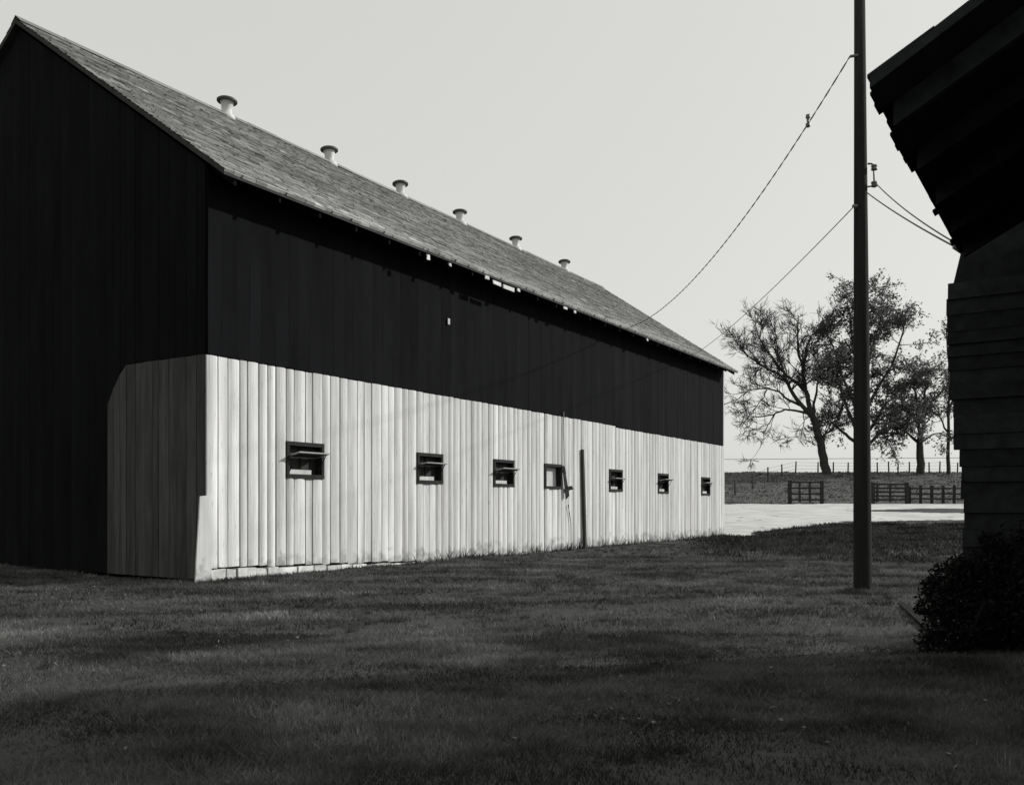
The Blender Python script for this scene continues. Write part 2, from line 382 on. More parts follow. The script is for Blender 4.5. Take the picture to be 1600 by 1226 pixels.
for c in range(NC + 1):
    row = 1 + random.uniform(-.13, .13); x = x0 - random.uniform(0, .2); d0 = c * ex
    row *= 1 + .45 * max(0, 1 - c / 9) * random.uniform(.5, 1)      # paler lower courses, fading up the slope
    while x < x1:
        w = random.uniform(.14, .30); xa, xb = max(x, x0), min(x + w - .004, x1)
        if xb - xa > .02:
            j = random.uniform(-.014, .014) - (.03 if c == 0 else 0); lift = random.uniform(.016, .032)
            p = lambda xx, dd, hh: Vector((xx, -OH, EZ - .03)) + sv * dd + nv * hh
            top = min(d0 + ex * 1.15, slen); tone = row * random.uniform(.78, 1.18) * (.45 if random.random() < .025 else (1.35 if random.random() < .03 else 1))
            a, b_, c_, d_ = p(xa, d0 + j, lift), p(xb, d0 + j + random.uniform(-.006, .006), lift), p(xb, top, .006), p(xa, top, .006)
            sh.quad(a, b_, c_, d_, tone)
            sh.quad(p(xa, d0 + j, -.0 if c else -.035), p(xb, d0 + j, -.0 if c else -.035), b_, a, tone * (1 if c else 1.2))
        x += w
sh.build('shingles', M['shingle'], roof_o, kind='stuff')
sh2 = MB(); p2 = lambda xx, yy, hh: (xx, 2 * HALF - yy, roof_z(yy) - .03 + hh)
for c in range(18):
    y0_ = -OH + c * (HALF + OH) / 18; y1_ = y0_ + (HALF + OH) / 18
    sh2.quad(p2(x1, y0_, .03), p2(x0, y0_, .03), p2(x0, y1_, .008), p2(x1, y1_, .008), 1.0)
sh2.build('shingles', M['shingle'], roof_o, kind='stuff')
rc = MB(); x = x0
zr = roof_z(HALF)
while x < x1:
    w = random.uniform(.8, 1.2); e = min(x + w, x1); dz = random.uniform(0, .012)
    rc.quad((x, HALF - .17, zr - .108 + dz), (e - .01, HALF - .17, zr - .108 + dz), (e - .01, HALF, zr + .04 + dz), (x, HALF, zr + .04 + dz), random.uniform(.75, 1.0))
    rc.quad((x, HALF, zr + .04 + dz), (e - .01, HALF, zr + .04 + dz), (e - .01, HALF + .17, zr - .108 + dz), (x, HALF + .17, zr - .108 + dz), .9)
    x = e
rc.build('ridge_cap', M['shingle'], roof_o)
# rafter tails under the eave and pale torn trim
for i in range(27):
    xx = .1 + i * (LEN - .3) / 26; r = MB()
    zb = lambda y: roof_z(y) - .13
    r.hexa([(xx, -OH + .04, zb(-OH + .04) - .12), (xx + .05, -OH + .04, zb(-OH + .04) - .12), (xx + .05, .0, zb(0) - .14), (xx, .0, zb(0) - .14),
            (xx, -OH + .04, zb(-OH + .04) - .002), (xx + .05, -OH + .04, zb(-OH + .04) - .002), (xx + .05, .0, zb(0) - .002), (xx, .0, zb(0) - .002)])
    r.build('rafter_tail', M['black'], roof_o)
for xx, w, dz, hgt in ((5.3, .10, .02, .09), (6.1, .08, .02, .05), (7.55, .16, -.01, .06), (7.9, .35, .02, .07), (8.35, .50, .03, .08), (9.0, .12, .0, .05), (11.4, .2, 0, .04), (12.0, .12, 0, .05), (17.0, .15, 0, .05)):
    b = MB(); b.box((xx, -OH - .012, EZ - .15 - dz - hgt), (xx + w, -OH + .01, EZ - .13 - dz), jit=.01); b.build('torn_trim', M['white'], roof_o)

# roof ventilators
def ridge_t(u):
    k = (u - CX) / F; b = C0 - OUT * HALF; return (k * b.y - b.x) / (D1.x - k * D1.y)
stack_me = cap_me = None
for i, u in enumerate((354, 515, 626, 719, 806, 882)):
    t = ridge_t(u)
    if stack_me is None:
        st = MB().lathe([(.24, -.2), (.20, -.06), (.13, -.01), (.13, .08), (.145, .19), (.165, .26), (.17, .31)])
        v = st.build('ventilator', M['galv'], barn, smooth=True, loc=(t, HALF, zr + .03)); stack_me = v.data
        cp = MB().lathe([(.155, .285), (.24, .262), (.255, .285), (.25, .325), (.20, .36), (.10, .385), (.01, .392)]).build('cap', M['cap'], v, smooth=True); cap_me = cp.data
    else:
        v = link('ventilator', stack_me, barn, (t, HALF, zr + .03)); link('cap', cap_me, v)
    v.rotation_euler = (random.uniform(-.03, .03), random.uniform(-.05, .05), random.uniform(0, 6))

# dark post standing against the wall
pp = [C0 + D1 * t + OUT * o for t, o in ((13.62, .11), (13.47, .10))]
po = MB(); a, b = pp; b = b + Vector((0, 0, 2.93)); dd = [(-.05, -.04), (.05, -.04), (.05, .04), (-.05, .04)]
po.hexa([Vector((0, 0, -.05)) + D1 * q + OUT * w for q, w in dd] + [(b - a) + D1 * q * .85 + OUT * w * .85 for q, w in dd])
po.build('leaning_post', M['post'], loc=a, label='thin dark post leaning upright against the white barn wall', category='post')

# ------------------------------------------------------------------ right-hand shed
DS = Vector((.5466, .8374, 0)).normalized(); SZ = math.atan2(DS.y, DS.x); OS = Vector((DS.y, -DS.x, 0))
shed = thing('shed', 'dark shed at right edge with overhanging ragged shingle eave', 'shed', (0, 0, 0), SZ)
SE, SX0, SX1, SH = .9695, 4.82, 8.50, 3.4                # eave offset to the left, ends, eave height
rs = .55
def sz_(y): return SH + (SE - y) * rs                    # roof rises to the right (negative local y)
rf = MB(); yr = -3.6
rf.hexa([(SX0, yr, sz_(yr) + .02), (SX1, yr, sz_(yr) + .02), (SX1, SE, SH + .02), (SX0, SE, SH + .02), (SX0, yr, sz_(yr) + .08), (SX1, yr, sz_(yr) + .08), (SX1, SE, SH + .08), (SX0, SE, SH + .08)])
y2 = 2 * yr - SE + 1.2
rf.hexa([(SX0, y2, SH + .7), (SX1, y2, SH + .7), (SX1, yr - .001, sz_(yr) + .02), (SX0, yr - .001, sz_(yr) + .02), (SX0, y2, SH + .76), (SX1, y2, SH + .76), (SX1, yr - .001, sz_(yr) + .08), (SX0, yr - .001, sz_(yr) + .08)])
sr = rf.build('roof', M['shed'], shed)
x = SX0
while x < SX1 + .03:                                     # ragged eave course, shingle by shingle
    w = random.uniform(.10, .20); ov = random.uniform(.0, .05) + (random.uniform(.01, .03) if random.random() < .12 else 0)
    b = MB(); zt = SH + .083
    b.hexa([(x, SE - .3, zt + .165 - .012), (x + w - .008, SE - .3, zt + .165 - .012), (x + w - .008, SE + ov, zt - ov * rs - .0), (x, SE + ov, zt - ov * rs),
            (x, SE - .3, zt + .165 + .004), (x + w - .008, SE - .3, zt + .165 + .004), (x + w - .008, SE + ov, zt - ov * rs + .016), (x, SE + ov, zt - ov * rs + .016)])
    b.build('shingle', M['shed'], sr); x += w
x = SX0 + .3
while x < SX1:
    b = MB(); b.hexa([(x, -.75, sz_(-.75) - .13), (x + .05, -.75, sz_(-.75) - .13), (x + .05, SE - .06, SH - .08), (x, SE - .06, SH - .08), (x, -.75, sz_(-.75) + .018), (x + .05, -.75, sz_(-.75) + .018), (x + .05, SE - .06, SH + .045), (x, SE - .06, SH + .045)])
    b.build('rafter_tail', M['shed'], sr); x += .75
# long wall beside the camera, and the plank end wall closing the overhang
wl = MB(); wl.box((SX0 + .2, -.85, -.1), (9.03, -.75, sz_(-.75))); wl.build('side_wall', M['shed'], shed)
bk = MB(); bk.box((SX0 + .2, y2 + .3, -.1), (9.03, y2 + .4, SH + .75)); bk.build('back_wall', M['shed'], shed)
WX = 9.03
prof = [(455, 1484), (465, 1480), (500, 1483), (540, 1481), (560, 1483), (600, 1485), (650, 1491), (700, 1497), (740, 1503), (800, 1505), (870, 1507), (1000, 1508)]
def left_end(u):                                         # local y on plane x = WX seen at column u
    k = (u - CX) / F; A = DS * WX; B = -OS
    return (k * A.y - A.x) / (B.x - k * B.y)
depth = (DS * WX - OS * .92).y
z = -.02
while z < 3.2:
    hgt = random.uniform(.11, .16); v = HY - (z + hgt / 2 - EYE) / depth * F
    u = np.interp(v, [p[0] for p in prof], [p[1] for p in prof]) + random.uniform(-2.5, 2.5)
    yl = left_end(u); b = MB(); o = random.uniform(0, .02)
    nb_ = 1 - globals().get('nb_', 0); bk_ = WX + .03 + .006 * nb_; fr = WX - .02 - o; top_z = z + hgt + .012
    b.hexa([(fr - .012, -6.5, z), (bk_, -6.5, z), (bk_, yl, z), (fr - .012, yl, z), (fr + .004, -6.5, top_z), (bk_, -6.5, top_z), (bk_, yl + random.uniform(-.012, .012), top_z), (fr + .004, yl, top_z)])
    b.build('wall_board', M['shed'], shed); z += hgt
b = MB(); b.hexa([(WX + .002, -6.4, 3.18), (WX + .05, -6.4, 3.18), (WX + .05, left_end(1484), 3.18), (WX + .002, left_end(1484), 3.18), (WX + .002, -6.4, 8.3), (WX + .05, -6.4, 8.3), (WX + .05, left_end(1502), 3.60), (WX + .002, left_end(1502), 3.60)])
b.build('gable_board', M['shed'], shed)
MB().box((WX + .04, -6.45, -.1), (WX + .07, left_end(1511), 1.8)).box((WX + .04, -6.45, 1.8), (WX + .07, left_end(1489), 3.22)).build('inner_wall', M['shed'], shed)

# ------------------------------------------------------------------ utility pole and cables
PB = px(1348, 925, EYE * F / (925 - HY)); PY = PB.y
pole = thing('utility_pole', 'tall dark wooden utility pole standing in the grass before the trees', 'utility pole', PB)
lean = lambda z: Vector((-.038 * z / 7.3, 0, z))
MB().tube([lean(z) for z in (-.4, 0, 1.5, 3, 5, 7, 9.2)], [.136, .131, .124, .115, .102, .088, .076], 18).build('shaft', M['pole'], pole, smooth=True)
def pl(u, v, dy=0): return px(u, v, PY + dy) - PB
br = MB(); br.tube([pl(1356, 256), pl(1362, 256), pl(1365, 258), pl(1366, 290), pl(1356, 292)], .014, 6)
br.build('bracket', M['insul'], pole, smooth=True)
for v in (262, 288):
    MB().lathe([(.02, -.045), (.045, -.035), (.045, -.01), (.028, 0), (.045, .01), (.045, .035), (.02, .045)], c=pl(1366, v), k=12).build('insulator', M['insul'], pole, smooth=True)
MB().tube([pl(1340, 322, -.09), pl(1332, 322, -.05)], .025, 8).build('cable_clamp', M['insul'], pole)
ca = MB(); z_top = pl(1338, 90).z
ca.tube([lean(z_top) + Vector((-.05, -.06, 0)), lean(z_top) + Vector((-.16, -.03, 0))], .022, 8); ca.build('cable_clamp', M['insul'], pole)
def sag(a, b, s, n=40): return [a.lerp(b, i / n) - Vector((0, 0, s * 4 * (i / n) * (1 - i / n))) for i in range(n + 1)]
def eave_pt(u, off=OH):
    k = (u - CX) / F; b = C0 + OUT * off; t = (k * b.y - b.x) / (D1.x - k * D1.y); p = b + D1 * t; return Vector((p.x, p.y, EZ + .03))
def cable(name, pts, r, label, twisted=False, group=None):
    o = Vector(pts[0]); b = MB(); P = [p - o for p in pts]
    if twisted:
        L_ = sum((P[i + 1] - P[i]).length for i in range(len(P) - 1)); n = int(L_ / .07)
        for ph in (0, math.pi):
            q = []
            for i in range(n + 1):
                f_ = i / n * (len(P) - 1); k = min(int(f_), len(P) - 2); p = P[k].lerp(P[k + 1], f_ - k); a = ph + i * .07 / .55 * 2 * math.pi
                q.append(p + Vector((math.cos(a) * r * 1.1, 0, math.sin(a) * r * 1.1)))
            b.tube(q, r, 5)
    else: b.tube(P, r, 6)
    ob = b.build(name, M['wire'], loc=o, smooth=True, label=label, category='cable')
    if group: ob['group'] = group
    return ob
top = PB + lean(z_top) + Vector((-.16, -.03, 0))
sc = cable('service_cable', sag(top, eave_pt(985), .72), .006, 'twisted sagging upper cable from high on the pole to the barn eave', True)
q_ = sag(top, eave_pt(985), .72)[4] - top
MB().lathe([(.012, -.11), (.035, -.1), (.04, -.05), (.022, -.03), (.022, .03), (.04, .05), (.035, .1), (.012, .11)], c=q_ + Vector((0, 0, .05)), k=10).build('insulator', M['insul'], sc, smooth=True)
cable('service_cable', sag(PB + pl(1334, 323, -.05), eave_pt(1088), .16), .008, 'straight cable from the middle of the pole down to the barn eave')
se = DS * (SX1 - .1) - OS * -(-SE) ; se = DS * (SX1 - .1) - OS * SE
ea = Vector((se.x, se.y, 3.46)); 
cable('drop_wire', sag(PB + pl(1367, 285), px(1490, 378, ea.y), .05), .007, 'upper of two thin wires between the pole bracket and the shed eave')
cable('drop_wire', sag(PB + pl(1352, 299, -.1), px(1493, 386, ea.y), .03) , .008, 'lower of two thin wires between the pole and the shed eave')
cl = MB(); a_ = px(1488, 378, ea.y); b_ = px(1506, 392, ea.y)
cl.tube([Vector((0, 0, 0)), b_ - a_], .014, 8); cl.tube([px(1489, 386, ea.y) - a_, px(1507, 398, ea.y) - a_], .013, 8)
o = cl.build('wire_clamp', M['insul'], loc=a_, label='pair of dark wire clamps at the end of the shed eave', category='clamp')
wl_ = [px(900 + i * 60, 719 - i * .4, 132) for i in range(16)]
cable('distant_wire', wl_, .035, 'faint level wire far behind the field and trees')

# ------------------------------------------------------------------ fences and gates on the bank
def tz(x, y): return terrain(x, y)
wf = thing('wire_fence', 'wire fence with slim dark posts climbing the grassy bank', 'fence', (0, 0, 0))
fp = []
for u, v, hgt in ((1128, 779, 1.35), (1149, 773, 1.32), (1176, 766, 1.5), (1200, 756, 1.5), (1222, 747, 1.35), (1243, 740, 1.3), (1278, 738, 1.2), (1302, 737, 1.2), (1325, 737, 1.2), (1371, 737, 1.2), (1389, 737, 1.3), (1403, 737, 1.1), (1421, 737, 1.2), (1452, 737, 1.2), (1468, 737, 1.3), (1496, 737, 1.2), (1520, 737, 1.2), (1545, 737, 1.2), (1570, 737, 1.2), (1600, 737, 1.2)):
    y = 80.5 + (773 - v) * .58; y = min(y, 99.5); x = (u - CX) / F * y; fp.append((x, y, hgt))
for x, y, hgt in fp:
    b = MB(); lx, ly = random.uniform(-.06, .06), random.uniform(-.03, .03); z0 = tz(x, y)
    b.tube([(x, y, z0 - .3), (x + lx, y + ly, z0 + hgt)], [.085, .07], 6); b.build('post', M['post'], wf)
for k in (.35, .65, .92):
    MB().tube([(x, y - .08, tz(x, y) + hgt * k) for x, y, hgt in fp], .012, 4).build('strand', M['wire'], wf)
gy = 73.8
def gate(u0, u1, v0, v1, label, rails, brace):
    x0, x1 = (u0 - CX) / F * gy, (u1 - CX) / F * gy; zg = EYE + (HY - v1) / F * gy; hgt = (v1 - v0) / F * gy
    g = thing('field_gate', label, 'gate', (x0, gy, zg), 0, 'gates at the edge of the yard'); w = x1 - x0
    for xx in (0, w): MB().box((xx - .13, -.1, -.6), (xx + .13, .1, hgt + .08), jit=.012).build('gate_post', M['gate'], g)
    for i in range(rails):
        z = .12 + (hgt - .25) * i / (rails - 1); MB().box((.14, -.03, z), (w - .14, .03, z + .13), jit=.012).build('rail', M['gate'], g)
    for q in brace: MB().box((w * q - .09, -.08, .0), (w * q + .09, -.032, hgt - .05), jit=.01).build('upright', M['gate'], g)
gate(1234, 1284, 752, 784, 'dark wooden field gate left of the pole beyond the gravel', 4, (.30, .62))
gate(1364, 1417, 755, 784, 'dark wooden field gate right of the pole beyond the gravel', 5, (.12, .5))
bf = thing('board_fence', 'dark rail fence running right of the gates below the bank', 'fence', (0, 0, 0))
for (ua, ub) in ((1421, 1620),):
    u = ua; P = []
    while u <= ub: P.append((u - CX) / F * (gy + .4)); u += 17.5
    for i, x in enumerate(P):
        z = tz(x, gy + .4); MB().box((x - .09, gy + .31, z - .3), (x + .09, gy + .49, z + 1.5 + random.uniform(-.08, .1)), jit=.012).build('post', M['gate'], bf)
        if i + 1 < len(P):
            x2 = P[i + 1]; z2 = tz(x2, gy + .4)
            for k in (.35, .75, 1.2):
                b = MB(); b.hexa([(x, gy + .24, z + k), (x2, gy + .24, z2 + k), (x2, gy + .305, z2 + k), (x, gy + .305, z + k), (x, gy + .24, z + k + .13), (x2, gy + .24, z2 + k + .13), (x2, gy + .305, z2 + k + .13), (x, gy + .305, z + k + .13)])
                b.build('rail', M['gate'], bf)

# ------------------------------------------------------------------ trees
TY = 98.0; S = TY / F
def tree(name, label, base, limbs, leafy, subs, seed, leaf_size=.2, twig_r=.034, droop=0, dens=1.0, spread=.9, depthf=.75, lv=(2.6, 1.3, .75)):
    R = random.Random(seed); bx = (base[0] - CX) * S; z0 = tz(bx, TY)
    root = thing(name, label, 'tree', (bx, TY, z0))
    loc = lambda u, v, d: Vector(((u - base[0]) * S, d, (base[1] - v) * S))
    tm = MB(); cm = MB(); LV = []; LT = []
    def leaves(p, n):
        for _ in range(n):
            c = p + Vector((R.gauss(0, .22), R.gauss(0, .25), R.gauss(-.08, .22))); s = leaf_size * R.uniform(.6, 1.35)
            a = Vector((R.gauss(0, 1), R.gauss(0, 1), R.gauss(0, .8))).normalized(); b = a.orthogonal().normalized(); b = (b * math.cos(3 * R.random()) + a.cross(b) * math.sin(3)).normalized()
            LV.extend((c - a * s * .5, c + b * s * .32, c + a * s * .5, c - b * s * .32)); LT.extend([R.uniform(.6, 1.4)] * 4)
    def grow(p, d, length, r, level):
        n = 4 if level < 2 else 3; pts = [p]; q = p.copy(); dd = d.copy()
        for i in range(n):
            dd = (dd + Vector((R.gauss(0, .16), R.gauss(0, .16), R.gauss(.04 - droop * (level + 1) * .12, .13)))).normalized(); q = q + dd * length / n; pts.append(q.copy())
        rads = [max(r * (1 - .7 * i / n), .014) for i in range(n + 1)]
        (tm if level == 0 else cm).tube(pts, rads, 5 if level == 0 else 3, cap=False)
        if level < 2:
            for _ in range(round((subs[level]) * dens)):
                f_ = R.uniform(.25, 1); k = min(int(f_ * n), n - 1); s = pts[k].lerp(pts[k + 1], f_ * n - k)
                ax = Vector((R.gauss(0, 1), R.gauss(0, depthf), R.gauss(.15, .7))).normalized()
                grow(s, (dd * .9 + ax * spread).normalized(), lv[level + 1] * R.uniform(.55, 1.3), max(r * .5, twig_r), level + 1)
        if leafy and level >= 1: 
            for pp_ in pts[1:]: leaves(pp_, R.randint(*leafy))
    for L_ in limbs:
        pts_ = L_['p']; r0, r1 = L_['r']; nP = len(pts_); dpt = L_.get('d', (0, 0)); P = []
        for i, (u, v) in enumerate(pts_): P.append(loc(u, v, dpt[0] + (dpt[1] - dpt[0]) * i / max(1, nP - 1)))
        Q = []                                           # smoother, slightly crooked
        for i in range(nP - 1):
            for j in range(3): Q.append(P[i].lerp(P[i + 1], j / 3) + Vector((R.gauss(0, .06), R.gauss(0, .06), 0)) * (1 if (i or j) else 0))
        Q.append(P[-1]); n = len(Q)
        tm.tube(Q, [r0 + (r1 - r0) * (i / (n - 1)) ** .8 for i in range(n)], 8, cap=False)
        k0 = L_.get('k', 8); f0 = L_.get('f', .25)
        for _ in range(round(k0 * dens)):
            f_ = R.uniform(f0, 1) * (n - 1); k = min(int(f_), n - 2); s = Q[k].lerp(Q[k + 1], f_ - k); d = (Q[k + 1] - Q[k]).normalized()
            ax = Vector((R.gauss(0, 1), R.gauss(0, depthf), R.gauss(.25 - droop, .7))).normalized()
            grow(s, (d * .8 + ax * spread).normalized(), lv[0] * R.uniform(.5, 1.3), max(twig_r, (r0 + (r1 - r0) * f_ / (n - 1)) * .45), 0)
    tm.build('trunk', M['bark'], root, smooth=True)
    if cm.v: cm.build('crown' if not leafy else 'twigs', M['twig'], root)
    if LV:
        V = np.array([tuple(v) for v in LV]); n = len(V) // 4; T = np.empty((2 * n, 3), int); q = np.arange(n) * 4
        T[:n] = np.stack([q, q + 1, q + 2], 1); T[n:] = np.stack([q, q + 2, q + 3], 1)
        tris_mesh('crown', V, T, M['leaf'], np.array(LT), root)
    return root
tree('bare_tree', 'bare branching tree leaning left over the bank, just left of the pole', (1292, 740), [
    dict(p=[(1292, 744), (1287, 715), (1281, 688), (1270, 652)], r=(0.533, 0.384), k=0),
    dict(p=[(1270, 652), (1263, 625), (1260, 600), (1254, 570), (1249, 548), (1247, 515), (1250, 490)], r=(0.333, 0.048), k=18, d=(0, .6)),
    dict(p=[(1256, 575), (1258, 545), (1264, 525), (1280, 515)], r=(0.163, 0.040), k=12, d=(.2, -1.5)),
    dict(p=[(1270, 652), (1244, 625), (1228, 600), (1214, 585), (1188, 574), (1165, 558), (1150, 540)], r=(0.266, 0.040), k=22, d=(0, -1.5)),
    dict(p=[(1261, 612), (1245, 595), (1231, 584), (1218, 567), (1205, 545), (1192, 520), (1188, 500)], r=(0.237, 0.040), k=20, d=(0, 2)),
    dict(p=[(1231, 584), (1222, 555), (1222, 525), (1220, 500)], r=(0.126, 0.032), k=14, d=(1, 2.5)),
    dict(p=[(1250, 632), (1231, 625), (1212, 613), (1193, 608), (1163, 612), (1140, 630)], r=(0.163, 0.032), k=12, d=(0, -2.5)),
    dict(p=[(1262, 645), (1245, 640), (1230, 638), (1211, 646), (1190, 649), (1168, 648), (1160, 665)], r=(0.148, 0.030), k=10, d=(0, 1.5)),
    dict(p=[(1213, 646), (1203, 662), (1197, 682), (1192, 698)], r=(0.067, 0.030), k=3, d=(.8, 1.2)),
    dict(p=[(1194, 609), (1184, 628), (1172, 644)], r=(0.067, 0.030), k=5, d=(-1.2, -1)),
    dict(p=[(1256, 640), (1252, 665), (1243, 690)], r=(0.067, 0.030), k=5, d=(0, -1.4)),
    dict(p=[(1281, 690), (1287, 678), (1298, 672), (1306, 655), (1310, 630)], r=(0.178, 0.048), k=12, d=(0, -1)),
    dict(p=[(1270, 652), (1278, 620), (1284, 590), (1290, 560)], r=(0.192, 0.048), k=10, d=(0, 1.5)),
], None, (5, 5), 11, dens=1.1, droop=.02, twig_r=.028, spread=.75)
tree('leafy_tree', 'tallest tree with loose spring foliage, half hidden behind the utility pole', (1347, 740), [
    dict(p=[(1347, 744), (1346, 700), (1345, 650), (1347, 610), (1345, 560), (1346, 500), (1350, 465)], r=(.95, .08), k=26, f=.4),
    dict(p=[(1346, 690), (1325, 650), (1310, 620), (1300, 590), (1292, 575)], r=(.24, .05), k=18, d=(0, -2.5)),
    dict(p=[(1346, 660), (1330, 610), (1318, 570), (1308, 530), (1298, 495)], r=(.24, .05), k=18, d=(0, 2.5)),
    dict(p=[(1346, 620), (1335, 560), (1325, 510), (1318, 470)], r=(.22, .05), k=18, d=(0, -1)),
    dict(p=[(1346, 600), (1362, 550), (1378, 510), (1388, 475)], r=(.22, .05), k=20, d=(0, 1.5)),
    dict(p=[(1346, 650), (1370, 605), (1388, 570), (1402, 520), (1406, 500)], r=(.22, .05), k=16, d=(0, -2)),
    dict(p=[(1346, 690), (1372, 655), (1392, 625), (1400, 600)], r=(.2, .05), k=18, d=(0, 2)),
    dict(p=[(1346, 700), (1366, 680), (1385, 665), (1398, 672)], r=(.22, .05), k=12, d=(0, -3)),
    dict(p=[(1346, 695), (1325, 675), (1310, 655), (1305, 670)], r=(.22, .05), k=10, d=(0, 3)),
], (1, 4), (4, 3), 23, leaf_size=.30, droop=.35, lv=(2.3, 1.3, .75))
tree('forked_tree', 'forked tree with thin foliage between the pole and the shed', (1439, 740), [
    dict(p=[(1439, 744), (1438, 715), (1437, 692)], r=(.50, .36), k=0),
    dict(p=[(1437, 696), (1432, 665), (1430, 635), (1420, 605), (1418, 590)], r=(.3, .05), k=16, d=(0, -1.5)),
    dict(p=[(1437, 696), (1444, 665), (1447, 635), (1455, 600), (1452, 575)], r=(.3, .05), k=16, d=(0, 1.5)),
    dict(p=[(1432, 665), (1415, 645), (1400, 635), (1390, 655)], r=(.2, .05), k=14, d=(-.5, -2.5)),
    dict(p=[(1434, 690), (1420, 672), (1408, 665), (1398, 690)], r=(.18, .04), k=12, d=(0, 2.5)),
    dict(p=[(1446, 650), (1462, 625), (1475, 615), (1490, 600)], r=(.18, .04), k=8, d=(.5, 2)),
    dict(p=[(1438, 692), (1456, 678), (1470, 676)], r=(.12, .04), k=4, d=(0, -1)),
], (0, 3), (4, 3), 37, leaf_size=.28, droop=.3, lv=(1.9, 1.1, .7))
tree('thin_tree', 'thin dark tree close beside the shed wall', (1482, 740), [
    dict(p=[(1482, 744), (1482, 700), (1481, 650), (1484, 600), (1480, 550), (1478, 510)], r=(.24, .05), k=22, f=.35),
    dict(p=[(1482, 675), (1474, 650), (1468, 640)], r=(.12, .04), k=12, d=(0, 1.5)),
    dict(p=[(1482, 640), (1494, 600), (1500, 560)], r=(.14, .04), k=12, d=(0, -1.5)),
], (0, 2), (3, 2), 41, leaf_size=.28, lv=(1.5, 1.0, .6))

# ------------------------------------------------------------------ shrub at the shed wall, loose board
sp = px(1493, 1020, EYE * F / (1020 - HY)); sp.z = 0
shrub = thing('shrub', 'dense dark shrub crouching at the foot of the shed wall', 'shrub', sp)
st = MB()
for i in range(14):
    a = random.uniform(0, 6.28); r = random.uniform(.15, .4); st.tube([(random.gauss(0, .05), random.gauss(0, .05), -.05), (math.cos(a) * r * .6, math.sin(a) * r * .6, .25), (math.cos(a) * r, math.sin(a) * r, .5)], [.018, .013, .006], 5)
st.build('stems', M['dark'], shrub)
lobes = [(-.10, .0, .20, .16), (-.14, .0, .44, .17), (-.04, .05, .62, .15), (.08, .0, .30, .24), (.10, .05, .56, .20), (.26, .1, .70, .18), (.30, .0, .35, .27), (.50, .05, .55, .26), (.55, .0, .25, .25), (-.20, .02, .58, .08), (.02, .0, .76, .09), (.42, .1, .86, .13), (.62, .1, .98, .2), (.75, .12, .75, .3), (.34, .12, .98, .08), (-.24, .0, .1, .1), (-.3, .03, .38, .05)]
cen = []
for lx, ly, lz, lr in lobes:
    n_l = int(30000 * lr ** 2); dv = rng.normal(size=(n_l, 3)); dv /= np.linalg.norm(dv, axis=1)[:, None]
    cen.append(np.array([lx, ly, lz]) + dv * (lr * rng.uniform(.3, 1.3, n_l) ** .8)[:, None])
cen = np.concatenate(cen); cen = cen[cen[:, 2] > .0]; N = len(cen)
a = rng.normal(size=(N, 3)); a /= np.linalg.norm(a, axis=1)[:, None]; b = rng.normal(size=(N, 3)); b -= a * (a * b).sum(1)[:, None]; b /= np.linalg.norm(b, axis=1)[:, None]
sz = rng.uniform(.012, .03, N)[:, None]
V = np.stack([cen - a * sz, cen + b * sz * .5, cen + a * sz, cen - b * sz * .5], 1).reshape(-1, 3); q = np.arange(N) * 4
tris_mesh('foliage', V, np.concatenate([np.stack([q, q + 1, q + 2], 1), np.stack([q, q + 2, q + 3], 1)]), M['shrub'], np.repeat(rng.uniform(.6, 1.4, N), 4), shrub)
p0 = px(1413, 946, EYE * F / (946 - HY)); p1 = px(1463, 990, EYE * F / (990 - HY)); d = p1 - p0; n_ = Vector((-d.y, d.x, 0)).normalized() * .06
lb = MB(); up = Vector((0, 0, .012)); z_ = Vector((0, 0, .02 - p0.z + terrain(p0.x, p0.y))); o0 = Vector((0, 0, 0)) + z_
lb.hexa([o0 - n_, o0 + d - n_, o0 + d + n_, o0 + n_, o0 - n_ + up, o0 + d - n_ + up, o0 + d + n_ + up, o0 + n_ + up])
lb.build('loose_board', M['dark'], loc=p0, label='dark narrow board lying in the grass near the shed', category='board')

